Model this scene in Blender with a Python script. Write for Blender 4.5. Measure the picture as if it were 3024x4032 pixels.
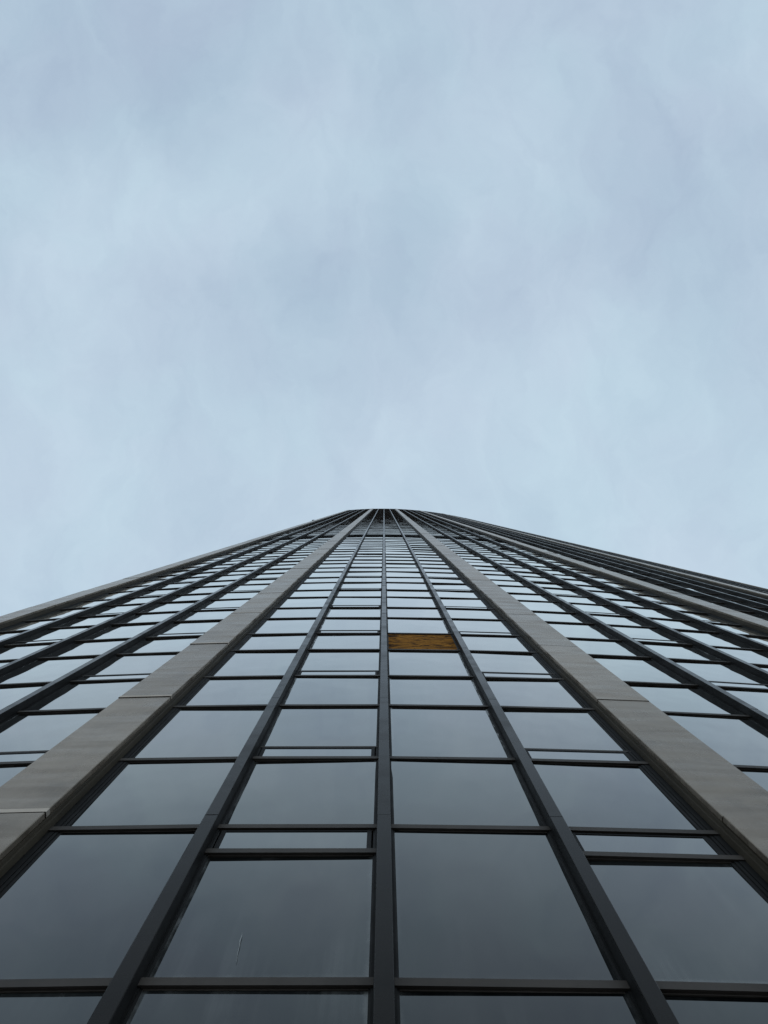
import bpy, math, random
import numpy as np
from mathutils import Matrix, Vector

random.seed(7)
for o in list(bpy.data.objects):
    bpy.data.objects.remove(o)
S = bpy.context.scene
C = S.collection

# ------------------------------------------------------------------ camera
CAM_Z = 1.6
cam = bpy.data.cameras.new('camera')
cam.sensor_fit = 'VERTICAL'
cam.sensor_height = 36.0
cam.lens = 36.0 * 3050.0 / 4032.0
cam.clip_start = 0.05
cam.clip_end = 6000
camo = bpy.data.objects.new('camera', cam)
C.objects.link(camo)
camo.location = (0, 0, CAM_Z)
camo.rotation_euler = (math.radians(90 + 89.02), 0, 0)
S.camera = camo

# ------------------------------------------------------------------ world: soft overcast sky
SUN_EL, SUN_AZ = math.radians(48), math.radians(20)
world = bpy.data.worlds.new('World')
S.world = world
world.use_nodes = True
wt = world.node_tree
for n in list(wt.nodes):
    wt.nodes.remove(n)


class G:
    """small helper that writes shader node graphs"""
    def __init__(self, tree):
        self.t = tree

    def n(self, kind, **kw):
        nd = self.t.nodes.new(kind)
        for k, v in kw.items():
            setattr(nd, k, v)
        return nd

    def put(self, sock, v):
        if isinstance(v, bpy.types.NodeSocket):
            self.t.links.new(v, sock)
        elif v is not None:
            sock.default_value = v

    def m(self, op, a, b=None, c=None, clamp=False):
        nd = self.n('ShaderNodeMath', operation=op, use_clamp=clamp)
        self.put(nd.inputs[0], a)
        if b is not None:
            self.put(nd.inputs[1], b)
        if c is not None:
            self.put(nd.inputs[2], c)
        return nd.outputs[0]

    def v(self, op, a, b=None, scale=None):
        nd = self.n('ShaderNodeVectorMath', operation=op)
        self.put(nd.inputs[0], a)
        if b is not None:
            self.put(nd.inputs[1], b)
        if scale is not None:
            self.put(nd.inputs['Scale'], scale)
        return nd.outputs['Value'] if op in ('DOT_PRODUCT', 'LENGTH', 'DISTANCE') else nd.outputs[0]

    def noise(self, vec, scale, detail=3.0, rough=0.5, dist=0.0, out='Fac'):
        nd = self.n('ShaderNodeTexNoise')
        if vec is not None:
            self.put(nd.inputs['Vector'], vec)
        nd.inputs['Scale'].default_value = scale
        nd.inputs['Detail'].default_value = detail
        nd.inputs['Roughness'].default_value = rough
        nd.inputs['Distortion'].default_value = dist
        return nd.outputs[out]

    def ramp(self, x, a, b, lo=0.0, hi=1.0, smooth=True):
        nd = self.n('ShaderNodeMapRange', interpolation_type='SMOOTHSTEP' if smooth else 'LINEAR')
        self.put(nd.inputs[0], x)
        for i, q in enumerate((a, b, lo, hi)):
            nd.inputs[i + 1].default_value = q
        return nd.outputs[0]

    def mix(self, f, a, b):
        nd = self.n('ShaderNodeMix', data_type='RGBA')
        self.put(nd.inputs[0], f)
        for s, q in ((nd.inputs[6], a), (nd.inputs[7], b)):
            self.put(s, (*q, 1.0) if isinstance(q, tuple) and len(q) == 3 else q)
        return nd.outputs[2]

    def mapping(self, vec, scale=(1, 1, 1), rot=(0, 0, 0), loc=(0, 0, 0)):
        nd = self.n('ShaderNodeMapping')
        self.put(nd.inputs[0], vec)
        nd.inputs['Scale'].default_value = scale
        nd.inputs['Rotation'].default_value = rot
        nd.inputs['Location'].default_value = loc
        return nd.outputs[0]


g = G(wt)
sky = g.n('ShaderNodeTexSky', sky_type='NISHITA')
sky.sun_disc = False
sky.sun_elevation = SUN_EL
sky.sun_rotation = SUN_AZ
sky.dust_density = 2.0
dirn = g.n('ShaderNodeTexCoord').outputs['Generated']
sep = g.n('ShaderNodeSeparateXYZ')
g.put(sep.inputs[0], dirn)
zc = g.m('MAXIMUM', g.m('ABSOLUTE', sep.outputs[2]), 0.16)
comb = g.n('ShaderNodeCombineXYZ')            # the point where the view ray meets the flat cloud deck
g.put(comb.inputs[0], g.m('DIVIDE', sep.outputs[0], zc))
g.put(comb.inputs[1], g.m('DIVIDE', sep.outputs[1], zc))
deck = comb.outputs[0]
warp = g.v('SCALE', g.v('SUBTRACT', g.noise(deck, 4.5, 6, 0.6, out='Color'), (0.5, 0.5, 0.5)), scale=0.20)
q = g.v('MULTIPLY', g.v('ADD', deck, warp), (1, 1, 0))
f1 = g.m('SUBTRACT', g.noise(g.mapping(q, loc=(3.1, 1.7, 0.4)), 1.2, 3, 0.5), 0.5)
f2 = g.m('SUBTRACT', g.noise(g.mapping(q, rot=(0, 0, 0.5), scale=(1.0, 0.6, 1), loc=(7.0, 0.2, 0)), 6.5, 6, 0.62, 0.5), 0.5)
f3 = g.m('SUBTRACT', g.noise(g.mapping(q, rot=(0, 0, -0.4), scale=(1.0, 0.55, 1), loc=(2.0, 5.2, 0)), 15.0, 5, 0.6, 0.8), 0.5)
val = g.m('ADD', g.m('MULTIPLY', f1, 0.5), g.m('ADD', g.m('MULTIPLY', f2, 2.2), g.m('MULTIPLY', f3, 1.2)))
# thin and thick places of the cloud deck: x, y on the deck (unit height), radius, lightness
CLOUDS = [(-0.257, -0.399, 0.16, 0.8), (-0.376, -0.405, 0.13, 0.4), (-0.257, -0.327, 0.10, 0.45), (-0.107, -0.453, 0.13, 0.5),
          (-0.045, -0.405, 0.08, 0.4), (0.144, -0.572, 0.11, 0.4), (0.132, -0.417, 0.12, 0.4), (0.150, -0.357, 0.08, 0.4),
          (0.269, -0.489, 0.10, 0.35), (0.437, -0.578, 0.13, 0.4), (0.251, -0.184, 0.16, 0.35), (0.192, -0.124, 0.15, 0.35),
          (0.400, -0.046, 0.24, 0.6), (-0.436, -0.261, 0.14, 0.3), (-0.209, -0.022, 0.20, 0.45), (-0.436, -0.076, 0.24, 0.45),
          (0.072, -0.088, 0.12, 0.3), (0.02, 0.10, 0.26, 0.4), (0.45, 0.20, 0.30, 0.4), (-0.45, 0.15, 0.25, 0.4),
          (-0.275, -0.608, 0.16, -0.8), (-0.221, -0.506, 0.10, -0.4), (-0.227, -0.447, 0.08, -0.3), (-0.436, -0.572, 0.18, -0.45),
          (-0.466, -0.494, 0.14, -0.3), (-0.113, -0.285, 0.15, -0.5), (-0.077, -0.214, 0.14, -0.3), (-0.293, -0.202, 0.13, -0.35),
          (0.359, -0.405, 0.18, -0.28), (0.431, -0.309, 0.18, -0.28), (0.281, -0.339, 0.14, -0.3), (0.251, -0.608, 0.18, -0.3),
          (-0.077, -0.590, 0.18, -0.35), (0.042, -0.489, 0.10, -0.25), (0.371, -0.238, 0.14, -0.2), (0.162, -0.297, 0.09, -0.2)]
for cx, cy, rad, amt in CLOUDS:
    mr = g.n('ShaderNodeMapRange', interpolation_type='SMOOTHSTEP')
    g.put(mr.inputs[0], g.v('DISTANCE', q, (cx, cy, 0)))
    for k_, q_ in enumerate((0.0, rad * 1.5, amt * 0.9, 0.0)):
        mr.inputs[k_ + 1].default_value = q_
    val = g.m('ADD', val, mr.outputs[0])
hue = g.noise(g.mapping(q, loc=(1.0, 9.0, 2.0)), 4.2, 4, 0.5)
ccol = g.mix(g.ramp(val, -1.0, 1.0, smooth=False), (0.430, 0.545, 0.682), (0.570, 0.712, 0.830))
ccol = g.v('MULTIPLY', ccol, g.mix(g.ramp(hue, 0.3, 0.7), (0.988, 1.014, 1.0), (1.012, 0.992, 0.995)))
ccol = g.v('SCALE', ccol, scale=10.0)
wcol = g.mix(0.93, sky.outputs[0], ccol)
bg = g.n('ShaderNodeBackground')
g.put(bg.inputs[0], wcol)
bg.inputs[1].default_value = 0.1
wo = g.n('ShaderNodeOutputWorld')
wt.links.new(bg.outputs[0], wo.inputs[0])

sun = bpy.data.lights.new('sun', 'SUN')
sun.energy = 0.5
sun.angle = math.radians(40)
sun.color = (1.0, 0.96, 0.9)
suno = bpy.data.objects.new('sun', sun)
C.objects.link(suno)
sd = Vector((math.sin(SUN_AZ) * math.cos(SUN_EL), math.cos(SUN_AZ) * math.cos(SUN_EL), math.sin(SUN_EL)))
suno.rotation_euler = sd.to_track_quat('Z', 'Y').to_euler()

world.cycles.sampling_method = 'MANUAL'
world.cycles.sample_map_resolution = 256
S.view_settings.view_transform = 'Standard'
S.view_settings.look = 'None'
S.view_settings.exposure = 0.0
S.view_settings.gamma = 1.0
S.view_settings.use_curve_mapping = False
S.render.engine = 'CYCLES'
S.cycles.max_bounces = 6
S.cycles.use_denoising = True


# ------------------------------------------------------------------ materials
def new_mat(name):
    m = bpy.data.materials.new(name)
    m.use_nodes = True
    gg = G(m.node_tree)
    b = m.node_tree.nodes['Principled BSDF']
    return m, gg, b


def bump(gg, b, h, strength, dist, sock='Normal'):
    nd = gg.n('ShaderNodeBump')
    nd.inputs['Strength'].default_value = strength
    nd.inputs['Distance'].default_value = dist
    gg.put(nd.inputs['Height'], h)
    gg.put(b.inputs[sock], nd.outputs[0])
    return nd.outputs[0]


def glass_material(name, ior, edges):
    m, gg, b = new_mat(name)
    pos = gg.n('ShaderNodeNewGeometry').outputs['Position']
    rnd = gg.n('ShaderNodeObjectInfo').outputs['Random']
    wave = gg.noise(gg.mapping(pos, scale=(0.9, 0.9, 0.7)), 1.0, 2, 0.45)
    # rain streaks and dust
    streak = gg.noise(gg.mapping(pos, scale=(9.0, 9.0, 0.5)), 1.0, 4, 0.6)
    cloud = gg.noise(pos, 1.4, 4, 0.6)
    dust = gg.m('MULTIPLY', gg.ramp(streak, 0.42, 0.75), gg.ramp(cloud, 0.38, 0.7))
    fac = gg.m('MULTIPLY', dust, 0.16)
    if edges:
        sp = gg.n('ShaderNodeSeparateXYZ')
        gg.put(sp.inputs[0], gg.n('ShaderNodeTexCoord').outputs['Generated'])
        wob = gg.m('MULTIPLY', gg.m('SUBTRACT', gg.noise(pos, 7.0, 4, 0.65), 0.5), 0.05)
        ez = gg.ramp(gg.m('ADD', sp.outputs[2], wob), 0.01, 0.055, 1.0, 0.0)
        ex = gg.m('ABSOLUTE', gg.m('SUBTRACT', sp.outputs[0], 0.5))
        ex = gg.ramp(gg.m('ADD', ex, wob), 0.462, 0.495)
        sweep = gg.m('MULTIPLY', gg.m('MAXIMUM', ez, ex), gg.ramp(gg.noise(pos, 3.0, 3, 0.6), 0.3, 0.65))
        fac = gg.m('ADD', fac, gg.m('MULTIPLY', sweep, 0.42), clamp=True)
        fac = gg.m('MULTIPLY', fac, gg.ramp(rnd, 0.0, 1.0, 0.2, 2.0, smooth=False))
    room = gg.mix(gg.m('POWER', rnd, 3.0), (0.003, 0.004, 0.0045), (0.030, 0.032, 0.031))
    base = gg.mix(fac, room, (0.24, 0.23, 0.21))
    gg.put(b.inputs['Base Color'], base)
    b.inputs['Roughness'].default_value = 0.6
    b.inputs['Specular IOR Level'].default_value = 0.0
    nrm = bump(gg, b, wave, 0.8, 0.012)
    # dark glazing unit: reflections of its outer and inner glass faces add up
    fr = gg.n('ShaderNodeFresnel')
    fr.inputs['IOR'].default_value = ior
    gg.put(fr.inputs['Normal'], nrm)
    f = fr.outputs[0]
    refl = gg.m('DIVIDE', gg.m('MULTIPLY', f, 4.0), gg.m('ADD', 1.0, gg.m('MULTIPLY', f, 3.0)))
    refl = gg.m('MINIMUM', gg.m('MULTIPLY', gg.m('POWER', refl, 1.35), 1.33), 0.95)
    gs = gg.n('ShaderNodeBsdfGlossy')
    gs.inputs['Color'].default_value = (0.955, 0.955, 0.935, 1)
    gg.put(gs.inputs['Roughness'], gg.m('ADD', 0.015, gg.m('MULTIPLY', fac, 0.5)))
    gg.put(gs.inputs['Normal'], nrm)
    mx = gg.n('ShaderNodeMixShader')
    gg.put(mx.inputs[0], refl)
    m.node_tree.links.new(b.outputs[0], mx.inputs[1])
    m.node_tree.links.new(gs.outputs[0], mx.inputs[2])
    m.node_tree.links.new(mx.outputs[0], m.node_tree.nodes['Material Output'].inputs[0])
    return m


def metal_material(name, col, rough, streaks=0.35, ior=1.5, wavy=0.0, dirt=(0.5, 0.5, 0.5), metallic=0.0, tint=(1.0, 0.84, 0.70), scuff=0.2):
    m, gg, b = new_mat(name)
    pos = gg.n('ShaderNodeNewGeometry').outputs['Position']
    rnd = gg.n('ShaderNodeObjectInfo').outputs['Random']
    runs = gg.noise(gg.mapping(pos, scale=(14.0, 14.0, 0.6)), 1.0, 4, 0.6)
    blot = gg.noise(pos, 1.7, 5, 0.6)
    bands = gg.noise(gg.mapping(pos, scale=(1.1, 1.1, 2.4)), 1.0, 4, 0.6)
    k = gg.m('ADD', gg.m('MULTIPLY', gg.m('SUBTRACT', runs, 0.5), 0.30), gg.m('MULTIPLY', gg.m('SUBTRACT', blot, 0.5), 1.5))
    k = gg.m('ADD', k, gg.m('MULTIPLY', gg.m('SUBTRACT', bands, 0.5), 0.7))
    k = gg.m('ADD', k, gg.m('MULTIPLY', gg.m('SUBTRACT', rnd, 0.5), 0.25))
    k = gg.m('ADD', 1.0, gg.m('MULTIPLY', k, streaks * 1.6))
    gg.put(b.inputs['Base Color'], gg.v('SCALE', gg.mix(gg.ramp(blot, 0.35, 0.7), col, tuple(c * d * 2 for c, d in zip(col, dirt))), scale=k))
    gg.put(b.inputs['Roughness'], gg.m('ADD', rough - scuff / 2, gg.m('MULTIPLY', gg.m('ADD', gg.m('MULTIPLY', blot, 0.5), gg.m('MULTIPLY', gg.ramp(bands, 0.3, 0.7), 0.5)), scuff)))
    b.inputs['IOR'].default_value = ior
    b.inputs['Metallic'].default_value = metallic
    b.inputs['Specular Tint'].default_value = (*tint, 1.0)
    h = gg.noise(pos, 160.0, 2, 0.6)
    if wavy:
        w = gg.noise(gg.mapping(pos, scale=(0.7, 0.7, 2.1)), 1.0, 2, 0.4)
        h = gg.m('ADD', gg.m('MULTIPLY', h, 0.02), gg.m('MULTIPLY', w, wavy))
        bump(gg, b, h, 1.0, 0.05)
    else:
        bump(gg, b, h, 0.15, 0.002)
    return m


M = {}
M['glass'] = glass_material('tinted window glass', 1.30, True)
M['glass_far'] = glass_material('tinted window glass, far', 1.30, False)
M['vent_glass'] = glass_material('vent window glass', 1.40, False)
M['mullion'] = metal_material('dark bronze anodised metal', (0.014, 0.0112, 0.0096), 0.24, 0.70, ior=1.22, scuff=0.34)
M['transom'] = metal_material('dark grey anodised metal', (0.088, 0.072, 0.060), 0.55, 0.45, ior=1.25)
M['frame'] = metal_material('blackish frame metal', (0.010, 0.010, 0.010), 0.60, 0.3, ior=1.25)
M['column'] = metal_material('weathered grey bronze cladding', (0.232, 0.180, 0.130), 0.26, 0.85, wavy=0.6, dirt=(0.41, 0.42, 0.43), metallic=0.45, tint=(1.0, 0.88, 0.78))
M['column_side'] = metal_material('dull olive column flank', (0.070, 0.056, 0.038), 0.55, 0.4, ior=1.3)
M['strip'] = metal_material('bare aluminium joint strip', (0.50, 0.43, 0.36), 0.35, 0.4, metallic=0.6)
M['dropping'] = metal_material('dried bird dropping', (0.50, 0.49, 0.46), 0.9, 0.3)
M['core'] = metal_material('dark inner wall', (0.012, 0.012, 0.013), 0.9, 0.2)
M['louvre'] = metal_material('dark louvre metal', (0.045, 0.045, 0.046), 0.65, 0.3)


def plywood():
    m, gg, b = new_mat('weathered plywood')
    tc = gg.n('ShaderNodeTexCoord').outputs['Object']
    grain = gg.noise(gg.mapping(tc, scale=(1.3, 1, 9.0)), 1.6, 5, 0.65, 0.8)
    knots = gg.noise(gg.mapping(tc, scale=(1.6, 1, 5.0)), 1.6, 5, 0.65, 1.4)
    fine = gg.noise(gg.mapping(tc, scale=(3.0, 1, 60.0)), 1.0, 3, 0.6)
    c = gg.mix(gg.ramp(grain, 0.35, 0.68), (0.60, 0.245, 0.024), (0.30, 0.11, 0.013))
    c = gg.mix(gg.m('MULTIPLY', gg.ramp(knots, 0.46, 0.58), 0.95), c, (0.035, 0.014, 0.005))
    c = gg.mix(gg.m('MULTIPLY', gg.ramp(fine, 0.5, 0.8), 0.4), c, (0.09, 0.04, 0.01))
    gg.put(b.inputs['Base Color'], c)
    b.inputs['Roughness'].default_value = 0.95
    b.inputs['Specular IOR Level'].default_value = 0.1
    bump(gg, b, grain, 0.3, 0.003)
    return m


M['plywood'] = plywood()


def paving():
    m, gg, b = new_mat('plaza paving')
    pos = gg.n('ShaderNodeNewGeometry').outputs['Position']
    br = gg.n('ShaderNodeTexBrick')
    gg.put(br.inputs['Vector'], pos)
    br.inputs['Scale'].default_value = 1.6
    br.inputs['Color1'].default_value = (0.13, 0.125, 0.12, 1)
    br.inputs['Color2'].default_value = (0.105, 0.10, 0.098, 1)
    br.inputs['Mortar'].default_value = (0.05, 0.05, 0.05, 1)
    br.inputs['Mortar Size'].default_value = 0.01
    k = gg.m('ADD', 0.75, gg.m('MULTIPLY', gg.noise(pos, 0.6, 5, 0.6), 0.5))
    gg.put(b.inputs['Base Color'], gg.v('SCALE', br.outputs[0], scale=k))
    b.inputs['Roughness'].default_value = 0.85
    return m


M['paving'] = paving()


# ------------------------------------------------------------------ mesh helpers
def mesh_from(parts, name):
    """parts: list of (verts, faces); one mesh"""
    V, F = [], []
    for v, f in parts:
        k = len(V)
        V.extend(v)
        F.extend([tuple(i + k for i in q) for q in f])
    me = bpy.data.meshes.new(name)
    me.from_pydata(V, [], F)
    me.validate()
    return me


def box(x0, x1, y0, y1, z0, z1):
    v = [(x0, y0, z0), (x1, y0, z0), (x1, y1, z0), (x0, y1, z0), (x0, y0, z1), (x1, y0, z1), (x1, y1, z1), (x0, y1, z1)]
    f = [(0, 3, 2, 1), (4, 5, 6, 7), (0, 1, 5, 4), (1, 2, 6, 5), (2, 3, 7, 6), (3, 0, 4, 7)]
    return v, f


def prism(profile, z0, z1):
    """profile: closed plan outline, counter-clockwise seen from above"""
    n = len(profile)
    v = [(x, y, z0) for x, y in profile] + [(x, y, z1) for x, y in profile]
    f = [tuple(range(n - 1, -1, -1)), tuple(range(n, 2 * n))]
    f += [(i, (i + 1) % n, n + (i + 1) % n, n + i) for i in range(n)]
    return v, f


def chamfered_front(x0, x1, y0, y1, c):
    return [(x0 + c, y0), (x1 - c, y0), (x1, y0 + c), (x1, y1), (x0, y1), (x0, y0 + c)]


def ob(name, me, mat, parent=None, matrix=None):
    o = bpy.data.objects.new(name, me)
    C.objects.link(o)
    if mat is not None and len(me.materials) == 0:
        me.materials.append(M[mat])
    if parent is not None:
        o.parent = parent
    if matrix is not None:
        o.matrix_local = matrix
    return o


class Merged:
    """copies of small meshes gathered into one mesh"""
    def __init__(self):
        self.V, self.F, self.n = [], [], 0

    def add(self, me, mat):
        nv = len(me.vertices)
        co = np.empty(nv * 3)
        me.vertices.foreach_get('co', co)
        co = co.reshape(-1, 3)
        A = np.array(mat)
        self.V.append(co @ A[:3, :3].T + A[:3, 3])
        self.F.extend([tuple(i + self.n for i in p.vertices) for p in me.polygons])
        self.n += nv

    def build(self, name, mat, parent):
        me = bpy.data.meshes.new(name)
        me.from_pydata(np.concatenate(self.V).tolist(), [], self.F)
        o = ob(name, me, mat, parent)
        o['kind'] = 'stuff'
        return o


# ------------------------------------------------------------------ the facade's plan: one long shallow arc
D0 = 2.60            # camera to the front of the middle mullion
R = 99.0
TILT = 0.006
S_ = 1.42            # mullion spacing
PITCH = 6.26         # column spacing
FL = 3.74            # storey height
PH0 = math.asin(TILT)
CX, CY = -R * math.sin(PH0), D0 + R * math.cos(PH0)


def place(t, h, d=0.0):
    """arc length t, height h above the camera, depth d behind the mullion fronts"""
    ph = PH0 + t / R
    r = R - d
    return Matrix.Translation((CX + r * math.sin(ph), CY - r * math.cos(ph), h + CAM_Z)) @ Matrix.Rotation(ph, 4, 'Z')


def plan(t, d):
    p = place(t, 0, d).translation
    return p.x, p.y


H_BASE = -1.6
H_TOP = 205.0
GL = 0.118           # glass plane
BAR = 0.075          # transom height
K0, K1 = -1, 53
A = lambda k: 4.237 + FL * k      # underside of the bar below a tall pane
B = lambda k: 6.290 + FL * k      # underside of the bar above it
COLS = [-9.39, -3.13, 3.13, 9.39, 15.65, 21.91, 28.17]
BAYS = [-6.26, 0.0, 6.26, 12.52, 18.78, 25.04]
T0, T1 = COLS[0] - 0.36, COLS[-1] + 0.36


def project(t, h, d=0.09):
    p = place(t, h, d).translation
    z = p.z - CAM_Z
    if z <= 0.3:
        return None
    return 1512 + 3050 * p.x / z, 1964 + 3050 * p.y / z


def pixel_area(t0, t1, h0, h1):
    """how large a panel shows in the photograph, 0 when out of frame or turned away"""
    q = [project(*a) for a in ((t0, h0), (t1, h0), (t1, h1), (t0, h1))]
    if any(p is None for p in q):
        return 0
    xs = [min(max(p[0], 0), 3024) for p in q]
    ys = [min(max(p[1], 0), 4032) for p in q]
    a = 0
    for i in range(4):
        j = (i + 1) % 4
        a += xs[i] * ys[j] - xs[j] * ys[i]
    ph = PH0 + (t0 + t1) / 2 / R
    m = place((t0 + t1) / 2, 0, 0.09).translation
    facing = m.x * math.sin(ph) - m.y * math.cos(ph)
    return abs(a) / 2 if facing < 0 else 0


# ------------------------------------------------------------------ setting: ground
gm = bpy.data.meshes.new('ground')
gm.from_pydata([(-3000, -3000, 0), (3000, -3000, 0), (3000, 3000, 0), (-3000, 3000, 0)], [], [(0, 1, 2, 3)])
go = ob('ground', gm, 'paving')
go['kind'] = 'structure'

# ------------------------------------------------------------------ the tower
tower = bpy.data.objects.new('office_tower', None)
C.objects.link(tower)
tower['label'] = 'dark glass office tower with grey vertical pillars, seen steeply from its foot'
tower['category'] = 'skyscraper'

# inner wall behind the glass, end walls and roof slab
ts = np.linspace(T0 + 0.06, T1 - 0.06, 60)
front = [plan(t, 0.185) for t in ts]
outline = front + [(front[-1][0] - 4, front[-1][1] + 30), (front[0][0] + 4, front[0][1] + 30)]
ob('inner_wall', mesh_from([prism(outline, 0.0, H_TOP + CAM_Z - 0.3)], 'inner_wall'), 'core', tower)
cap = []
for a, b in zip(ts[:-1], ts[1:]):
    p = [plan(a, 0.02), plan(b, 0.02), plan(b, 0.55), plan(a, 0.55)]
    cap.append(prism(p, H_TOP + CAM_Z - 0.28, H_TOP + CAM_Z - 0.02))
ob('parapet', mesh_from(cap, 'parapet'), 'frame', tower)
# plinth below the lowest glazing
pl = []
for a, b in zip(ts[:-1], ts[1:]):
    pl.append(prism([plan(a, 0.03), plan(b, 0.03), plan(b, 0.184), plan(a, 0.184)], 0.0, A(K0) + CAM_Z - 0.01))
ob('plinth', mesh_from(pl, 'plinth'), 'frame', tower)

HT = H_TOP - H_BASE
JOINT0 = 6.335                     # height of the first joint in view
PANEL_LOW = JOINT0 - FL * 2 + 0.0
N_SEG = 15                         # storeys of separate cladding pieces before they become too small to tell apart

# --- columns: flank body + one cladding panel per storey + dark jambs
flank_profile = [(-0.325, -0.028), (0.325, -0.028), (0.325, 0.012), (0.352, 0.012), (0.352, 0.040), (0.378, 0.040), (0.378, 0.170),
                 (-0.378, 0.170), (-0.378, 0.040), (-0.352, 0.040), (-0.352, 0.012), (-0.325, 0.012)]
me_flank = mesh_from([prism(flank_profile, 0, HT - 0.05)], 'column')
panel_prof = chamfered_front(-0.340, 0.340, -0.040, 0.010, 0.006)
me_panel = mesh_from([prism(panel_prof, 0.010, FL - 0.010)], 'cladding_panel')
me_strip = mesh_from([prism(chamfered_front(-0.343, 0.343, -0.0435, 0.006, 0.004), 0.010, 0.082)], 'joint_strip')
# jamb beside the column: an outer channel and an inner bead
jamb_prof = [(0.3785, 0.099), (0.436, 0.099), (0.436, 0.106), (0.442, 0.106), (0.442, 0.103), (0.470, 0.103), (0.470, 0.110), (0.500, 0.112),
             (0.500, 0.150), (0.3785, 0.150)]
me_jamb = mesh_from([prism(jamb_prof, 0, HT - 0.3)], 'jamb')
me_jamb_r = mesh_from([prism([(-x, y) for x, y in reversed(jamb_prof)], 0, HT - 0.3)], 'jamb')
n_total = int((H_TOP - PANEL_LOW) / FL)
for ci, t in enumerate(COLS):
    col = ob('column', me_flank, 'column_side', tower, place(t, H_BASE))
    for me_j, side in ((me_jamb, 1), (me_jamb_r, -1)):
        if (ci == 0 and side < 0) or (ci == len(COLS) - 1 and side > 0):
            continue
        ob('jamb', me_j, 'frame', tower, place(t, H_BASE))
    low = mesh_from([prism(panel_prof, 0.0, PANEL_LOW - H_BASE - 0.007)], 'cladding_panel') if PANEL_LOW - H_BASE > 0.1 else None
    if low:
        ob('cladding_panel', low, 'column', col, Matrix.Identity(4))
    mg = Merged()
    for i in range(n_total + 1):
        h0 = PANEL_LOW + FL * i
        h1 = min(h0 + FL, H_TOP)
        if h1 - h0 < 0.05:
            continue
        jig = Matrix.Translation((random.uniform(-.0015, .0015), random.uniform(-.003, .002), 0)) @ Matrix.Rotation(random.uniform(-.002, .002), 4, 'X')
        loc = Matrix.Translation((0, 0, h0 - H_BASE)) @ jig
        me = me_panel
        if h1 - h0 < FL - 0.01:
            me = mesh_from([prism(panel_prof, 0.007, h1 - h0)], 'cladding_panel')
        if i < N_SEG and t < 17:
            ob('cladding_panel', me, 'column', col, loc)
            if t == -3.13:
                ob('joint_strip', me_strip, 'strip', col, loc)
        else:
            mg.add(me, loc)
    o = mg.build('cladding_panel', 'column', col)

# --- mullions: body with glazing beads, and cover caps joined every storey
me_mull = mesh_from([prism([(-0.0565, 0.005), (0.0565, 0.005), (0.0565, 0.099), (0.072, 0.099), (0.072, 0.106), (0.086, 0.109), (0.086, 0.150),
                            (-0.086, 0.150), (-0.086, 0.109), (-0.072, 0.106), (-0.072, 0.099), (-0.0565, 0.099)], 0, HT - 0.1)], 'mullion')
cov_prof = chamfered_front(-0.0535, 0.0535, 0.0, 0.012, 0.003)
me_cover = mesh_from([prism(cov_prof, 0.005, FL - 0.004)], 'cover_cap')
for b in BAYS:
    for j in (-1, 0, 1):
        t = b + j * S_
        mu = ob('mullion', me_mull, 'frame', tower, place(t, H_BASE))
        mg = Merged()
        for i in range(n_total + 1):
            h0 = PANEL_LOW + FL * i
            if h0 + FL > H_TOP:
                continue
            loc = Matrix.Translation((random.uniform(-.0012, .0012), random.uniform(-.002, .001), h0 - H_BASE))
            if i < N_SEG - 2 and t < 15:
                ob('cover_cap', me_cover, 'mullion', mu, loc)
            else:
                mg.add(me_cover, loc)
        mg.build('cover_cap', 'mullion', mu)

# --- glazing: rows of panes, bars and vent windows between the verticals
panes, bars, vents, louvres = [], [], [], []
TALL = B(0) - A(0) - BAR
SHORT = A(1) - B(0) - BAR
ZV = 5.842


def span(b, p):
    """clear span of panel p (0..3) of the bay centred at b: ends at the sides of its mullions or column"""
    e = [b - 2.79 + 0.037, b - S_, b, b + S_, b + 2.79 - 0.037]
    l, r = e[p], e[p + 1]
    l += 0.0555 if p > 0 else 0.0
    r -= 0.0555 if p < 3 else 0.0
    return l, r


ME = {}


def cached(key, fn):
    if key not in ME:
        ME[key] = fn()
    return ME[key]


def pane_mesh(x0, x1, hgt, name='window_pane'):
    return cached(('pane', round(x0, 4), round(x1, 4), round(hgt, 4)), lambda: mesh_from([box(x0, x1, 0, 0.022, 0, hgt)], name))


def bar_mesh(w, hgt, front, lip=True):
    def f():
        P = [(front, 0.0), (front, hgt - 0.004), (front + 0.004, hgt), (0.130, hgt), (0.130, -0.012), (GL - 0.006, -0.012), (GL - 0.006, 0.0)]
        if not lip:
            P = [(front, 0.0), (front, hgt), (0.130, hgt), (0.130, 0.0)]
        n = len(P)
        v = [(-w / 2, y, z) for y, z in P] + [(w / 2, y, z) for y, z in P]
        fc = [tuple(range(n)), tuple(range(2 * n - 1, n - 1, -1))]
        fc += [(i, i + n, (i + 1) % n + n, (i + 1) % n) for i in range(n)]
        return mesh_from([(v, fc)], 'transom')
    return cached(('bar', round(w, 4), hgt, front, lip), f)


def vent_meshes(w, hgt):
    def f():
        x, i, y = w / 2, 0.036, GL - 0.014
        fr = [box(-x, -x + i, y, GL + 0.01, 0, hgt), box(x - i, x, y, GL + 0.01, 0, hgt),
              box(-x + i, x - i, y + 0.001, GL + 0.01, 0, 0.022), box(-x + i, x - i, y + 0.001, GL + 0.01, hgt - 0.026, hgt)]
        gl = [box(-x + i - 0.006, x - i + 0.006, GL - 0.008, GL + 0.006, 0.018, hgt - 0.022)]
        return mesh_from(fr, 'vent_frame'), mesh_from(gl, 'vent_pane')
    return cached(('vent', round(w, 4), hgt), f)


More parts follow.
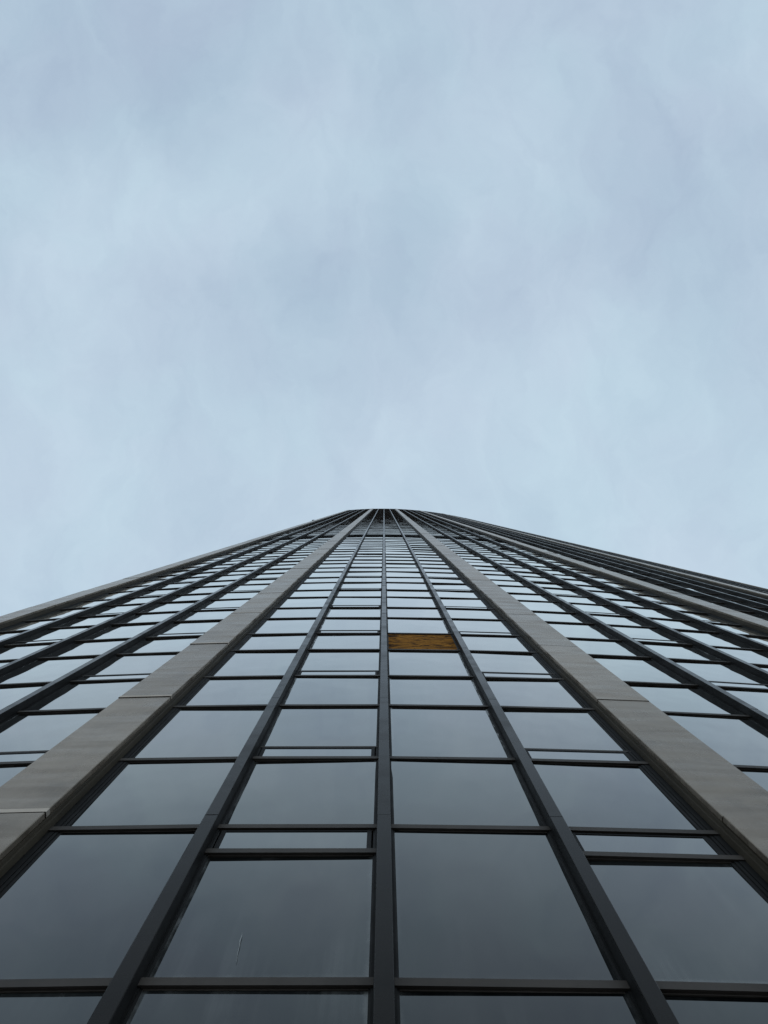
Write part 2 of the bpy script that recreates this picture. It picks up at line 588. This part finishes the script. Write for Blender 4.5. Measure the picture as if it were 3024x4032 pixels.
def louvre_mesh(w, hgt):
    def f():
        parts = [box(-w / 2, w / 2, 0.140, 0.165, 0, hgt)]
        n = 9
        for i in range(n):
            z = hgt * (i + 0.5) / n
            v, fc = box(-w / 2, w / 2, 0.104, 0.146, -0.006, 0.006)
            v = [(x, y, z + zz + (y - 0.104) * 1.2) for x, y, zz in v]
            parts.append((v, fc))
        return mesh_from(parts, 'louvre_panel')
    return cached(('louvre', round(w, 4), round(hgt, 4)), f)


BOARD = None
for b in BAYS:
    for p in range(4):
        l, r = span(b, p)
        t, w = (l + r) / 2, r - l
        vent = p % 2 == 1
        # panes run a little behind the beads; beside a column the jamb is wider
        gl = -w / 2 - 0.0 + (0.020 if p > 0 else 0.095)
        gr = w / 2 - (0.020 if p < 3 else 0.095)
        for k in range(K0, K1 + 1):
            for hb in (A(k), B(k)):
                bars.append((t, w, hb, BAR, GL - 0.027, True))
            if k == 13:
                louvres.append((t, w - 0.05, B(k - 0) + BAR - 0.0, SHORT))
                louvres.append((t, w - 0.05, A(k + 1) + BAR, TALL))
            lo, hi = A(k) + BAR, B(k)
            if vent:
                vw = (gr - gl) - 0.05
                vt = t + (gl + gr) / 2
                if k == 0:
                    bars.append((t, w, ZV, BAR, GL - 0.027, True))
                    vents.append((vt, vw, ZV + BAR + 0.006, B(0) - ZV - BAR - 0.02))
                    hi = ZV
                elif k != 14:
                    vents.append((vt, vw, lo + 0.006, 0.315))
                    bars.append((t, w, lo + 0.33, 0.040, GL - 0.014, False))
                    lo = lo + 0.375
            if k != 14:
                panes.append((t, gl, gr, lo - 0.012, hi - lo + 0.024))
            sl, sh = B(k) + BAR, (A(k + 1) if k < K1 else H_TOP - 0.35)
            if b == 0 and p == 2 and k == 2:
                BOARD = (t, gl, gr, sl - 0.012, sh - sl + 0.024)
            elif k != 13:
                panes.append((t, gl, gr, sl - 0.012, sh - sl + 0.024))


def pick(items, area, n):
    s = sorted(range(len(items)), key=lambda i: -area(items[i]))
    near = {i for i in s[:n] if area(items[i]) > 30}
    return near


def tilt(a):
    return Matrix.Rotation(random.gauss(0, a), 4, 'X') @ Matrix.Rotation(random.gauss(0, a), 4, 'Z')


near = pick(panes, lambda q: pixel_area(q[0] + q[1], q[0] + q[2], q[3], q[3] + q[4]), 298)
far = Merged()
for i, (t, gl, gr, h, hg) in enumerate(panes):
    me = pane_mesh(gl, gr, hg)
    m = place(t, h, GL) @ Matrix.Translation((0, 0, hg / 2)) @ tilt(0.0045 if i in near else 0.0012) @ Matrix.Translation((0, 0, -hg / 2))
    if i in near:
        ob('window_pane', me, 'glass', tower, m)
    else:
        far.add(me, m)
far.build('window_pane', 'glass_far', tower)

near = pick(bars, lambda q: pixel_area(q[0] - q[1] / 2, q[0] + q[1] / 2, q[2] - 0.1, q[2] + q[3]), 298)
far = Merged()
for i, (t, w, h, hg, fr, lip) in enumerate(bars):
    me = bar_mesh(w, hg, fr, lip)
    m = place(t, h) @ Matrix.Translation((0, random.uniform(-.0015, .0015), 0)) @ Matrix.Rotation(random.gauss(0, 0.0006), 4, 'Y')
    if i in near:
        ob('transom', me, 'transom', tower, m)
    else:
        far.add(me, m)
far.build('transom', 'transom', tower)

near = pick(vents, lambda q: pixel_area(q[0] - q[1] / 2, q[0] + q[1] / 2, q[2], q[2] + q[3]), 90)
far_f, far_g = Merged(), Merged()
for i, (t, w, h, hg) in enumerate(vents):
    mf, mp = vent_meshes(w, hg)
    m = place(t, h) @ tilt(0.002)
    if i in near:
        vf = ob('vent_window', mf, 'frame', tower, m)
        ob('pane', mp, 'vent_glass', vf, Matrix.Identity(4))
    else:
        far_f.add(mf, m)
        far_g.add(mp, m)
far_f.build('vent_window', 'frame', tower)
far_g.build('vent_pane', 'vent_glass', tower)

for t, w, h, hg in louvres:
    if t < 16:
        ob('louvre_panel', louvre_mesh(w, hg), 'louvre', tower, place(t, h))
lv = Merged()
for t, w, h, hg in louvres:
    if t >= 16:
        lv.add(louvre_mesh(w, hg), place(t, h))
lv.build('louvre_panel', 'louvre', tower)

t, gl, gr, h, hg = BOARD
bo = ob('plywood_board', mesh_from([box(gl, gr, -0.006, 0.016, 0, hg)], 'plywood_board'), 'plywood', tower, place(t, h, GL))
bo['label'] = 'orange brown plywood board in place of a pane'

# small bracket sticking out from the edge of the left corner pillar, high up
br = mesh_from([box(-0.60, 0.02, 0.0, 0.05, 0, 0.05), box(-0.60, -0.52, -0.02, 0.07, -0.1, 0.55), box(-0.75, -0.40, -0.03, 0.08, 0.5, 0.8)], 'bracket')
ob('bracket', br, 'frame', tower, place(COLS[0] - 0.36, 112.0, 0.02))

# dried bird dropping run down one of the lowest big panes
zs = np.linspace(0, 0.30, 9)
vv, ff = [], []
for i, z in enumerate(zs):
    x = 0.0025 * math.sin(i * 1.9) + 0.02 * (1 - z / 0.30)
    wd = (0.0008, 0.001, 0.0012, 0.001, 0.0014, 0.002, 0.0026, 0.002, 0.0008)[i]
    vv += [(x - wd, 0, z), (x + wd, 0, z), (x, -0.0015, z)]
    if i:
        a = 3 * (i - 1)
        ff += [(a, a + 2, a + 5, a + 3), (a + 2, a + 1, a + 4, a + 5)]
st = mesh_from([(vv, ff)], 'bird_dropping')
ob('bird_dropping', st, 'dropping', tower, place(-0.885, 4.48, GL - 0.012))
